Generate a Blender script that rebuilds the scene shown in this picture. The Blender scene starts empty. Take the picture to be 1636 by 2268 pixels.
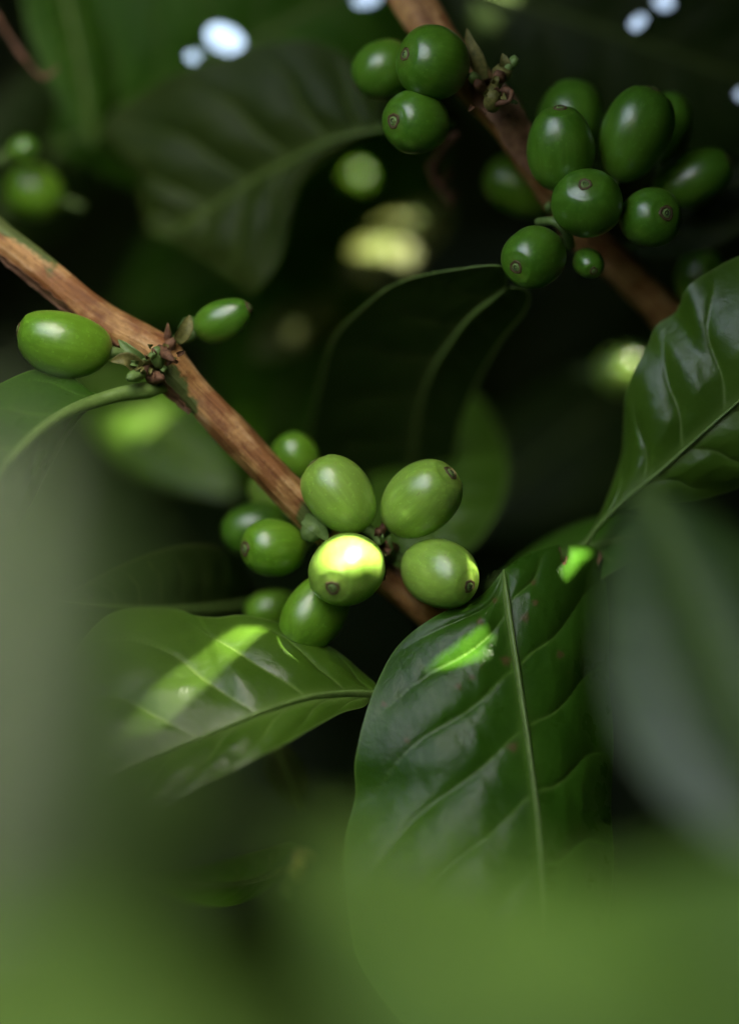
import bpy, math, random
import numpy as np
from mathutils import Vector, Matrix

# ------------------------------------------------------------------ camera
sc = bpy.context.scene
LENS, FOC, FSTOP = 105.0, 0.50, 3.0
CAM_LOC = Vector((0.0, 0.0, 1.30))
PITCH = math.radians(6)
cam = bpy.data.objects.new("camera", bpy.data.cameras.new("camera"))
sc.collection.objects.link(cam)
sc.camera = cam
cam.location = CAM_LOC
cam.rotation_euler = (math.radians(90) + PITCH, 0, 0)
cam.data.lens = LENS
cam.data.sensor_width = 36
cam.data.sensor_height = 36
cam.data.sensor_fit = 'VERTICAL'
cam.data.clip_start = 0.01
cam.data.clip_end = 1000
cam.data.dof.use_dof = True
cam.data.dof.focus_distance = FOC - 0.0065
cam.data.dof.aperture_fstop = FSTOP
APER = LENS / 1000 / FSTOP

# ------------------------------------------------------------------ light
SUN_DIR = Vector((0.38, -0.48, 0.79)).normalized()      # towards the sun
sun = bpy.data.objects.new("sun", bpy.data.lights.new("sun", 'SUN'))
sc.collection.objects.link(sun)
sun.data.energy = 5.0
sun.data.angle = math.radians(0.65)
sun.data.color = (1.0, 0.93, 0.78)
sun.rotation_euler = SUN_DIR.to_track_quat('Z', 'Y').to_euler()
w = bpy.data.worlds.new("World")
sc.world = w
w.use_nodes = True
wn = w.node_tree.nodes
sky = wn.new('ShaderNodeTexSky')
sky.sky_type = 'NISHITA'
sky.sun_disc = False
sky.sun_elevation = math.asin(SUN_DIR.z)
sky.sun_rotation = math.atan2(SUN_DIR.x, SUN_DIR.y)
sky.air_density = 0.7
sky.dust_density = 6.0
sky.ozone_density = 0.3
tint = wn.new('ShaderNodeMix'); tint.data_type = 'RGBA'; tint.blend_type = 'MULTIPLY'
tint.inputs[0].default_value = 1.0
tint.inputs[7].default_value = (1.0, 0.96, 0.84, 1)      # warm tint on the sky, standing in for white balance
w.node_tree.links.new(sky.outputs[0], tint.inputs[6])
w.node_tree.links.new(tint.outputs[2], wn['Background'].inputs[0])
wn['Background'].inputs[1].default_value = 0.15
sc.view_settings.view_transform = 'Standard'
sc.view_settings.look = 'None'
sc.view_settings.gamma = 1
sc.view_settings.exposure = 3.3
sc.render.engine = 'CYCLES'
sc.cycles.max_bounces = 8
sc.cycles.diffuse_bounces = 3
sc.cycles.glossy_bounces = 3
sc.cycles.transmission_bounces = 4
sc.cycles.use_denoising = True
sc.cycles.sample_clamp_indirect = 4

# ------------------------------------------------------------------ space helpers
MW = Matrix.Translation(CAM_LOC) @ Matrix.Rotation(math.radians(90) + PITCH, 4, 'X')
MR = np.array(MW.to_3x3())
MC = np.array(CAM_LOC)
K = 36 / LENS / 2268.0          # metres per photo pixel per metre of depth (photo taken as 1636 x 2268)


def P(px, py, d=FOC):
    v = np.array([(px - 818) * K * d, -(py - 1134) * K * d, -d])
    return MR @ v + MC


def to_cam(W):                 # world -> (px, py, depth)
    q = (np.asarray(W) - MC) @ MR
    d = -q[..., 2]
    dd = np.where(np.abs(d) < 1e-6, 1e-6, d)
    return q[..., 0] / (K * dd) + 818, -q[..., 1] / (K * dd) + 1134, d


S0 = P(818, 1134, FOC)
SUN = np.array(SUN_DIR)
CAMF = MR @ np.array([0, 0, -1.0])
CAMU = MR @ np.array([0, 1.0, 0])
OPEN_DIR = np.array([-0.36, -0.74, 0.56]); OPEN_DIR /= np.linalg.norm(OPEN_DIR)
rng = random.Random(7)
nrng = np.random.default_rng(7)


def crom(pts, n):
    """Catmull-Rom through pts, n+1 samples equal in arc length"""
    p = np.array(pts, float)
    if len(p) == 2:
        t = np.linspace(0, 1, n + 1)[:, None]
        return p[0] * (1 - t) + p[1] * t
    q = np.vstack([2 * p[0] - p[1], p, 2 * p[-1] - p[-2]])
    out = []
    for i in range(1, len(q) - 2):
        t = np.linspace(0, 1, 24, endpoint=False)[:, None]
        a, b, c, d = q[i - 1], q[i], q[i + 1], q[i + 2]
        out.append(0.5 * ((2 * b) + (c - a) * t + (2 * a - 5 * b + 4 * c - d) * t * t + (3 * b - a - 3 * c + d) * t ** 3))
    out = np.vstack(out + [q[-2][None]])
    s = np.concatenate([[0], np.cumsum(np.linalg.norm(np.diff(out, axis=0), axis=1))])
    u = np.linspace(0, s[-1], n + 1)
    return np.stack([np.interp(u, s, out[:, k]) for k in range(out.shape[1])], 1)


def W3(pts, dd=0.0):
    return np.array([P(p[0], p[1], p[2] + dd) for p in pts])


def in_poly(x, y, poly):
    r = np.zeros(x.shape, bool)
    n = len(poly)
    for i in range(n):
        x1, y1 = poly[i]
        x2, y2 = poly[(i + 1) % n]
        c = ((y1 > y) != (y2 > y)) & (x < (x2 - x1) * (y - y1) / ((y2 - y1) or 1e-9) + x1)
        r ^= c
    return r


def link(o):
    sc.collection.objects.link(o)
    return o


def mesh_obj(name, V, F, mats, parent=None, smooth=True, attrs=None, origin=None, mi=None):
    V = np.asarray(V, float)
    if origin is not None:
        V = V - np.asarray(origin)
    me = bpy.data.meshes.new(name)
    if isinstance(F, np.ndarray):
        me.vertices.add(len(V)); me.vertices.foreach_set('co', V.ravel())
        k = F.shape[1]
        me.loops.add(F.size); me.loops.foreach_set('vertex_index', F.ravel().astype(np.int32))
        me.polygons.add(len(F)); me.polygons.foreach_set('loop_start', (np.arange(len(F)) * k).astype(np.int32))
        me.update(calc_edges=True)
    else:
        me.from_pydata([tuple(v) for v in V], [], F)
    if not isinstance(mats, (list, tuple)):
        mats = [mats]
    for m in mats:
        me.materials.append(m)
    if mi is not None:
        me.polygons.foreach_set('material_index', np.asarray(mi, np.int32))
    if smooth:
        me.polygons.foreach_set('use_smooth', [True] * len(me.polygons))
    for k, a in (attrs or {}).items():
        at = me.attributes.new(k, 'FLOAT', 'POINT')
        at.data.foreach_set('value', np.asarray(a, np.float32))
    me.update()
    o = bpy.data.objects.new(name, me)
    link(o)
    if parent is not None:
        o.parent = parent
    return o


def tag(o, label, cat=None, group=None, kind=None):
    if label: o['label'] = label
    if cat: o['category'] = cat
    if group: o['group'] = group
    if kind: o['kind'] = kind
    return o


def empty(name, loc, label, cat, group=None):
    o = bpy.data.objects.new(name, None)
    o.empty_display_size = 0.005
    link(o)
    o.location = Vector(loc)
    return tag(o, label, cat, group)


def tube(path, rad, n=10, flat=1.0, up=None, cap=True):
    """verts, faces of a swept tube; path (m,3), rad (m,)"""
    path = np.asarray(path, float)
    m = len(path)
    rad = np.broadcast_to(rad, (m,))
    T = np.gradient(path, axis=0)
    T /= np.linalg.norm(T, axis=1)[:, None] + 1e-12
    ref = np.array(up if up is not None else (0.13, -0.9, 0.31))
    V = []
    for i in range(m):
        b = np.cross(T[i], ref); b /= np.linalg.norm(b) + 1e-12
        c = np.cross(b, T[i])
        a = np.linspace(0, 2 * math.pi, n, endpoint=False)[:, None]
        V.append(path[i] + rad[i] * (np.cos(a) * b + flat * np.sin(a) * c))
    V = np.vstack(V)
    F = []
    for i in range(m - 1):
        for j in range(n):
            k = (j + 1) % n
            F.append((i * n + j, i * n + k, (i + 1) * n + k, (i + 1) * n + j))
    if cap:
        F.append(tuple(range(n - 1, -1, -1)))
        F.append(tuple(range((m - 1) * n, m * n)))
    return V, F


# ------------------------------------------------------------------ materials
class NT:
    def __init__(s, name):
        s.m = bpy.data.materials.new(name); s.m.use_nodes = True
        s.t = s.m.node_tree; s.n = s.t.nodes
        s.b = s.n['Principled BSDF']; s.out = s.n['Material Output']
    def new(s, ty, **kw):
        n = s.n.new(ty)
        for k, v in kw.items():
            setattr(n, k, v)
        return n
    def lk(s, a, b): s.t.links.new(a, b)
    def coord(s, what='Object', scale=(1, 1, 1)):
        c = s.new('ShaderNodeTexCoord'); mp = s.new('ShaderNodeMapping')
        mp.inputs['Scale'].default_value = scale
        s.lk(c.outputs[what], mp.inputs[0]); return mp.outputs[0]
    def noise(s, co, scale, detail=4, rough=0.55, dist=0):
        n = s.new('ShaderNodeTexNoise'); n.inputs['Scale'].default_value = scale
        n.inputs['Detail'].default_value = detail; n.inputs['Roughness'].default_value = rough
        n.inputs['Distortion'].default_value = dist
        s.lk(co, n.inputs['Vector']); return n.outputs['Fac']
    def ramp(s, f, stops):
        r = s.new('ShaderNodeValToRGB'); e = r.color_ramp.elements
        e[0].position, e[0].color = stops[0][0], (*stops[0][1], 1)
        e[1].position, e[1].color = stops[-1][0], (*stops[-1][1], 1)
        for p, c in stops[1:-1]:
            x = e.new(p); x.color = (*c, 1)
        s.lk(f, r.inputs[0]); return r.outputs[0]
    def mix(s, f, a, b, mode='MIX'):
        m = s.new('ShaderNodeMix', data_type='RGBA', blend_type=mode)
        for sock, v in ((m.inputs[0], f), (m.inputs[6], a), (m.inputs[7], b)):
            if isinstance(v, (int, float)): sock.default_value = v
            elif isinstance(v, tuple): sock.default_value = (*v, 1)
            else: s.lk(v, sock)
        return m.outputs[2]
    def math(s, op, a, b=None, clamp=False):
        m = s.new('ShaderNodeMath', operation=op, use_clamp=clamp)
        for sock, v in ((m.inputs[0], a), (m.inputs[1], b)):
            if v is None: continue
            if isinstance(v, (int, float)): sock.default_value = v
            else: s.lk(v, sock)
        return m.outputs[0]
    def attr(s, name):
        a = s.new('ShaderNodeAttribute'); a.attribute_name = name; return a.outputs['Fac']
    def bump(s, h, strength=0.3, dist=0.0003):
        b = s.new('ShaderNodeBump'); b.inputs['Strength'].default_value = strength
        b.inputs['Distance'].default_value = dist
        s.lk(h, b.inputs['Height']); return b.outputs[0]
    def finish(s, col, rough, normal=None, spec=0.5, sss=0, sssc=None, coat=0):
        b = s.b
        if isinstance(col, tuple): b.inputs['Base Color'].default_value = (*col, 1)
        else: s.lk(col, b.inputs['Base Color'])
        if isinstance(rough, (int, float)): b.inputs['Roughness'].default_value = rough
        else: s.lk(rough, b.inputs['Roughness'])
        if normal: s.lk(normal, b.inputs['Normal'])
        b.inputs['Specular IOR Level'].default_value = spec
        if sss:
            b.inputs['Subsurface Weight'].default_value = sss
            b.inputs['Subsurface Radius'].default_value = sssc
            b.inputs['Subsurface Scale'].default_value = 0.003
        b.inputs['Coat Weight'].default_value = coat
        return s.m


def mat_leaf(name, deep, light, vein, trans, tw=0.35, rough=0.33, spec=0.5, blot=0.5):
    m = NT(name)
    co = m.coord('Object')
    n1 = m.noise(co, 70, 5, 0.6)
    base = m.ramp(n1, [(0.3, deep), (0.72, light)])
    n2 = m.noise(co, 420, 3, 0.7)
    base = m.mix(m.math('MULTIPLY', m.math('GREATER_THAN', n2, 0.72), 0.35 * blot), base, (0.16, 0.12, 0.04))
    # fine net of small veins
    vo = m.new('ShaderNodeTexVoronoi'); vo.feature = 'DISTANCE_TO_EDGE'; vo.inputs['Scale'].default_value = 900
    m.lk(co, vo.inputs['Vector'])
    net = m.math('SUBTRACT', 1.0, m.math('MULTIPLY', vo.outputs['Distance'], 9.0), True)
    base = m.mix(m.math('MULTIPLY', net, 0.06), base, vein)
    va = m.attr('vein')
    col = m.mix(va, base, vein)
    col = m.mix(m.math('MULTIPLY', m.attr('mark'), 0.8), col, (0.13, 0.085, 0.03))
    h = m.math('ADD', m.math('MULTIPLY', n1, 0.5), m.math('MULTIPLY', net, -0.025))
    h = m.math('ADD', h, m.math('MULTIPLY', m.noise(co, 900, 3), 0.12))
    nor = m.bump(h, 0.55, 0.0009)
    rg = m.math('ADD', rough - 0.06, m.math('MULTIPLY', m.noise(co, 160, 4), 0.16))
    m.finish(col, rg, nor, spec)
    tr = m.new('ShaderNodeBsdfTranslucent')
    m.lk(m.mix(va, m.mix(m.math('MULTIPLY', n1, 0.6), trans, tuple(c * 0.6 for c in trans)), vein), tr.inputs['Color'])
    ms = m.new('ShaderNodeMixShader'); ms.inputs[0].default_value = tw
    m.lk(m.b.outputs[0], ms.inputs[1]); m.lk(tr.outputs[0], ms.inputs[2])
    m.lk(ms.outputs[0], m.out.inputs['Surface'])
    return m.m


def mat_berry(name, a, b, c, rough=0.30):
    m = NT(name)
    co = m.coord('Object')
    n = m.noise(co, 130, 4, 0.6)
    col = m.ramp(n, [(0.3, a), (0.7, b)])
    g = m.attr('along')                     # 0 stalk end .. 1 calyx end
    col = m.mix(m.math('MULTIPLY', m.math('POWER', m.math('SUBTRACT', 1.0, g), 1.6), 0.55), col, c)
    sp = m.noise(co, 1300, 2, 0.5)
    col = m.mix(m.math('MULTIPLY', m.math('GREATER_THAN', sp, 0.66), 0.35), col, tuple(x * 1.5 + 0.04 for x in b))
    rib = m.noise(m.coord('Object', (1, 1, 0.12)), 1100, 3, 0.6)
    col = m.mix(m.math('MULTIPLY', m.math('SUBTRACT', rib, 0.42, True), 1.6), col, tuple(x * 1.35 + 0.02 for x in b))
    bl_ = m.noise(co, 420, 3, 0.6, 1.0)
    col = m.mix(m.math('MULTIPLY', m.math('GREATER_THAN', bl_, 0.71), 0.5), col, (0.14, 0.10, 0.03))
    st = m.attr('streak')
    col = m.mix(m.math('MULTIPLY', st, 0.5), col, (0.30, 0.26, 0.06))
    nor = m.bump(m.math('ADD', m.math('MULTIPLY', n, 0.5), m.math('MULTIPLY', m.noise(co, 1200, 3), 0.25)), 0.35, 0.0005)
    return m.finish(col, m.math('ADD', rough - 0.05, m.math('MULTIPLY', m.noise(co, 300, 3), 0.12)), nor, 1.0,
                    0.35, (0.6, 0.9, 0.15))


def mat_simple(name, a, b, scale=400, rough=0.6, stretch=(1, 1, 1), bump=0.4, spec=0.4, dist=0.0004):
    m = NT(name)
    co = m.coord('Object', stretch)
    n = m.noise(co, scale, 5, 0.65)
    return m.finish(m.ramp(n, [(0.3, a), (0.7, b)]), rough, m.bump(n, bump, dist), spec)


def mat_bark():
    m = NT("bark")
    uv = m.coord('UV', (1, 1, 1))
    mp = m.new('ShaderNodeMapping'); mp.inputs['Scale'].default_value = (60, 900, 1); m.lk(uv, mp.inputs[0])
    fib = m.noise(mp.outputs[0], 1.0, 5, 0.65, 0.4)
    co = m.coord('Object')
    big = m.noise(co, 170, 4, 0.6)
    fine = m.noise(co, 1300, 3, 0.6)
    tan = m.ramp(fib, [(0.28, (0.20, 0.085, 0.022)), (0.5, (0.56, 0.31, 0.10)), (0.75, (0.68, 0.48, 0.25))])
    red = m.ramp(fib, [(0.3, (0.16, 0.055, 0.015)), (0.7, (0.40, 0.18, 0.055))])
    col = m.mix(m.ramp(big, [(0.42, (0, 0, 0)), (0.58, (1, 1, 1))]), tan, red)
    col = m.mix(m.math('MULTIPLY', m.math('GREATER_THAN', fine, 0.66), 0.5), col, (0.10, 0.045, 0.02))
    gr = m.attr('green')
    edge = m.math('MULTIPLY', m.math('SUBTRACT', m.math('ADD', gr, m.math('MULTIPLY', m.math('SUBTRACT', big, 0.5), 1.6)), 0.42), 7.0, True)
    green = m.ramp(fib, [(0.3, (0.07, 0.10, 0.02)), (0.7, (0.16, 0.21, 0.05))])
    col = m.mix(edge, col, green)
    h = m.math('ADD', m.math('MULTIPLY', fib, 0.8), m.math('MULTIPLY', fine, 0.3))
    return m.finish(col, 0.5, m.bump(h, 0.9, 0.0009), 0.4)


VE = (0.15, 0.24, 0.05)
M_LEAF = mat_leaf("leaf_green", (0.022, 0.080, 0.004), (0.048, 0.140, 0.010), (0.11, 0.22, 0.03), (0.30, 0.30, 0.09), 0.20, 0.27, 0.26)
M_LEAFB = mat_leaf("leaf_bright", (0.056, 0.135, 0.008), (0.100, 0.21, 0.018), (0.20, 0.32, 0.07), (0.24, 0.34, 0.07), 0.26, 0.30, 0.5)
M_LEAFO = mat_leaf("leaf_darkened", (0.016, 0.038, 0.004), (0.032, 0.062, 0.008), (0.09, 0.12, 0.03), (0.05, 0.11, 0.010), 0.2, 0.5, 0.3)  # leaf green darkened to stand for deep shade
M_LEAFD = mat_leaf("leaf_dull", (0.022, 0.046, 0.005), (0.046, 0.074, 0.010), (0.11, 0.17, 0.03), (0.06, 0.14, 0.01), 0.25, 0.5, 0.22)
M_LEAFH = mat_leaf("leaf_shade", (0.034, 0.110, 0.005), (0.065, 0.180, 0.010), VE, (0.14, 0.38, 0.015), 0.35, 0.55, 0.2)
M_LEAFY = mat_leaf("leaf_sunlit_tint", (0.10, 0.13, 0.02), (0.15, 0.17, 0.035), (0.2, 0.24, 0.07), (0.2, 0.27, 0.04), 0.25, 0.5, 0.3)  # yellow base colour stands for sun on the glowing leaves
M_LEAFN = mat_leaf("leaf_near", (0.095, 0.20, 0.022), (0.14, 0.27, 0.045), (0.16, 0.26, 0.03), (0.2, 0.42, 0.02), 0.35, 0.55, 0.2)  # leaf green lightened in place of more light on the near leaves
M_LEAFS = mat_leaf("leaf_sheen", (0.036, 0.080, 0.014), (0.056, 0.105, 0.024), (0.16, 0.26, 0.05), (0.12, 0.26, 0.03), 0.25, 0.42, 0.65)
M_LEAFM = mat_leaf("leaf_mass", (0.010, 0.028, 0.003), (0.020, 0.044, 0.005), (0.05, 0.09, 0.02), (0.03, 0.07, 0.004), 0.08, 0.55, 0.3)  # leaf green darkened further to keep the surrounding mass in shade
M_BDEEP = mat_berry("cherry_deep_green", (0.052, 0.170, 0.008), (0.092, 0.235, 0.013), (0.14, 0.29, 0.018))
M_BLIME = mat_berry("cherry_lime_green", (0.21, 0.40, 0.042), (0.31, 0.51, 0.07), (0.37, 0.55, 0.09))  # yellower copy, takes in the reflected light on the central cluster
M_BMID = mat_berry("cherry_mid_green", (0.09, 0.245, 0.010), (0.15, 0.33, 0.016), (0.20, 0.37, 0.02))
M_RING = mat_simple("calyx_brown", (0.05, 0.032, 0.012), (0.16, 0.12, 0.045), 1500, 0.6)
M_CALG = mat_simple("calyx_green", (0.12, 0.22, 0.05), (0.22, 0.34, 0.09), 1500, 0.5)
M_PITD = mat_simple("calyx_dark", (0.008, 0.012, 0.004), (0.02, 0.025, 0.008), 1500, 0.7)
M_STALK = mat_simple("stalk_green", (0.09, 0.16, 0.035), (0.17, 0.27, 0.07), 700, 0.5)
M_RIB = mat_simple("midrib_green", (0.13, 0.22, 0.045), (0.19, 0.31, 0.07), 500, 0.42)
M_RIBD = mat_simple("midrib_dull", (0.07, 0.11, 0.025), (0.11, 0.17, 0.04), 500, 0.5)
M_BARK = mat_bark()
M_FLAKE = mat_simple("bark_flake", (0.10, 0.045, 0.02), (0.36, 0.20, 0.11), 420, 0.6, (1, 1, 1))
M_DRY = mat_simple("dry_brown", (0.05, 0.022, 0.010), (0.24, 0.12, 0.055), 900, 0.7)
M_SCALE = mat_simple("bract_olive", (0.07, 0.085, 0.015), (0.24, 0.22, 0.06), 900, 0.6)
M_SOIL = mat_simple("soil", (0.04, 0.025, 0.015), (0.12, 0.08, 0.05), 12, 0.9, dist=0.02)


# ------------------------------------------------------------------ leaves
def leaf_surface(M, L, R, nv=26, nvein=9, slope=0.16, quilt=0.0007, bulge=0.06, wav=0.0, vw=0.00028, seed=0, mgn=0.10):
    nt = len(M) - 1
    T = np.gradient(M, axis=0)
    V, VE_, TT, VV = [], [], [], []
    t = np.linspace(0, 1, nt + 1)
    side_n = []
    r = np.random.default_rng(seed)
    ph = r.uniform(0, 1, 2)
    waves = []
    for _ in range(26):
        wl = 0.0016 * 2 ** r.uniform(0, 2.2); an = r.uniform(0, 6.28)
        waves.append((6.28 / wl * math.cos(an), 6.28 / wl * math.sin(an), r.uniform(0, 6.28), 0.0026 * wl))
    for s, E in ((-1, L), (1, R)):
        D = E - M
        N = np.cross(T, D) * s
        N /= np.linalg.norm(N, axis=1)[:, None] + 1e-12
        side_n.append(N)
    N = side_n[0] + side_n[1]
    N /= np.linalg.norm(N, axis=1)[:, None] + 1e-12
    if np.mean(np.sum(N * (MC - M), 1)) < 0:
        N = -N
    vs = np.concatenate([-np.linspace(1, 0, nv + 1), np.linspace(0, 1, nv + 1)[1:]])
    length = np.sum(np.linalg.norm(np.diff(M, axis=0), axis=1))
    rows = []
    vein = []
    for v in vs:
        E = L if v < 0 else R
        a = abs(v)
        D = E - M
        wdt = np.linalg.norm(D, axis=1)
        off = ph[0] * 0.5 if v < 0 else ph[1] * 0.5
        sl = (slope if np.isscalar(slope) else slope[0 if v < 0 else 1])
        phase = nvein * (t - sl * (a ** 1.1)) + off + 0.10 * np.sin(7 * t + ph[0] * 6) + 0.06 * np.sin(9 * a + 5 * t)
        fr = phase - np.floor(phase)
        dist = np.minimum(fr, 1 - fr) * length / nvein
        on = np.clip((t - 0.02) / 0.05, 0, 1) * np.clip((0.93 - a) / 0.1, 0, 1)
        ve = np.exp(-(dist / (vw * (1.15 - 0.75 * a))) ** 2) * on * (1 - 0.45 * a)
        # quilting: pillows between the side veins
        q = np.abs(np.sin(math.pi * fr)) ** 0.55 * quilt * np.clip(a * 3.2, 0, 1) * np.clip((1 - a) * 2.2, 0, 1) * np.clip(wdt / 0.012, 0, 1)
        mid = np.exp(-(a * wdt / 0.0012) ** 2)
        ve = np.maximum(ve, mid * 0.7)
        ve = np.maximum(ve, 0.8 * np.exp(-((1 - a) * wdt / 0.00022) ** 2))  # pale edge line painted for light catching the leaf rim
        wv = wav * np.sin(t * math.pi * 2 * (4.5 + 1.3 * (v > 0)) + ph[0] * 6) * a ** 3 * np.clip(wdt / 0.02, 0, 1)
        X_, Y_ = t * length, a * wdt + (0.013 if v < 0 else 0)
        pk = sum(am * np.sin(kx * X_ + ky * Y_ + p_) for kx, ky, p_, am in waves) * np.clip((1 - a) * 5, 0, 1) * np.clip(a * 4, 0, 1)
        q = q + pk
        rows.append(M + D * a + N * (bulge * 4 * a * (1 - a) * wdt + q + wv)[:, None])
        vein.append(ve)
        TT.append(t); VV.append(np.full(nt + 1, v))
    V = np.stack(rows, 0)          # (nvs, nt+1, 3)
    return V, np.stack(vein, 0), N


def grid_faces(a, b):
    i = np.arange(a - 1)[:, None] * b + np.arange(b - 1)[None]
    return np.stack([i, i + b, i + b + 1, i + 1], -1).reshape(-1, 4)


def build_leaf(name, label, M, L, R, mat, rib=M_RIB, group=None, holes=(), rib_r=0.0009, petiole=None, cat='leaf',
               nt=150, nv=26, brown=None, rib_flat=0.55, marks=(), lit_margin=None, dents=(), rib_lift=0.35, **kw):
    """M, L, R: control points in world space from base to tip"""
    M, L, R = crom(M, nt), crom(L, nt), crom(R, nt)
    V, ve, N = leaf_surface(M, L, R, nv=nv, **kw)
    for (px, py, rr, dep) in dents:
        x, y, d = to_cam(V)
        g = np.exp(-((x - px) ** 2 + (y - py) ** 2) / rr ** 2)
        V = V + dep * g[..., None] * np.mean(N, 0)
    F = grid_faces(V.shape[0], V.shape[1])
    X = V.reshape(-1, 3)
    sx, sy, _ = to_cam(X)
    sp = np.zeros(len(X))
    for k, (qx, qy, qr) in enumerate(marks):
        dx, dy = sx - qx, sy - qy
        an = np.arctan2(dy, dx)
        sp = np.maximum(sp, np.clip(1.6 - np.hypot(dx, dy) / qr * (1 + .15 * np.sin(3 * an + k) + .12 * np.sin(5 * an + 2 * k)), 0, 1))
    if holes:
        px, py, _ = to_cam(X[F].mean(1))
        kill = np.zeros(len(F), bool)
        for h in holes:
            kill |= in_poly(px, py, h)
        F = F[~kill]
    root = empty(name, M[0], label, cat, group)
    o = mesh_obj('blade', X, F, mat, root, attrs={'vein': ve.ravel(), 'mark': sp}, origin=M[0])
    for E in (lit_margin or ()):
        row = V[0] if E == 'L' else V[-1]
        tv, tf = tube(row[2:-2:2], 0.00016, 6)
        mesh_obj('lit_margin', tv, tf, M_RIB, root, origin=M[0])  # margin nerve tube, kept pale to read as the backlit rim
    n = max(20, nt // 3)
    path = crom(M + N * 0.00030, n)
    tt_ = np.linspace(0, 1, n + 1)
    rad = rib_r * (1 - tt_ ** 0.8) * (1 if petiole is not None else np.clip(tt_ / .07 + .12, 0, 1)) + 0.00012
    tv, tf = tube(path, rad, 10, rib_flat, up=np.cross(M[-1] - M[0], np.mean(N, 0)))
    ro = mesh_obj('midrib', tv, tf, rib, root, origin=M[0])
    if petiole is not None:
        pp = crom(petiole, 16)
        tv, tf = tube(pp, np.linspace(rib_r * 1.5, rib_r * 1.02, 17), 10)
        mesh_obj('petiole', tv, tf, rib, root, origin=M[0])
    if brown is not None:
        for bpts in brown:
            tv, tf = tube(crom(bpts, 20), 0.00022 + 0.0002 * np.sin(np.linspace(0, math.pi, 21)), 6)
            mesh_obj('dried_edge', tv, tf, M_DRY, root, origin=M[0])
    return root


def wshape(t, drip=0.0):
    w_ = np.sin(math.pi * np.clip(t, 0, 1) ** 0.85) ** 0.85
    return w_


def gleaf(name, label, base, tip, width, roll=0.0, sag=0.0, curl=0.15, mat=None, side_ref=None, n=9, **kw):
    """generic leaf between two world points; width in metres"""
    base, tip = np.array(base), np.array(tip)
    a = tip - base
    ln = np.linalg.norm(a); a = a / ln
    view = MC - (base + tip) / 2
    view /= np.linalg.norm(view)
    side = np.cross(a, view); side /= np.linalg.norm(side)
    nn = np.cross(side, a)
    c, s_ = math.cos(roll), math.sin(roll)
    side, nn = side * c + nn * s_, nn * c - side * s_
    t = np.linspace(0, 1, n)
    M = base + np.outer(t, a) * ln + np.outer(4 * t * (1 - t) * sag * ln, nn)
    wd = wshape(t) * width / 2
    wd[0] = 0.0005; wd[-1] = 0.0003
    L = M - wd[:, None] * side - np.outer(wd * curl, nn)
    R = M + wd[:, None] * side - np.outer(wd * curl, nn)
    return build_leaf(name, label, M, L, R, mat, **kw)


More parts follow.
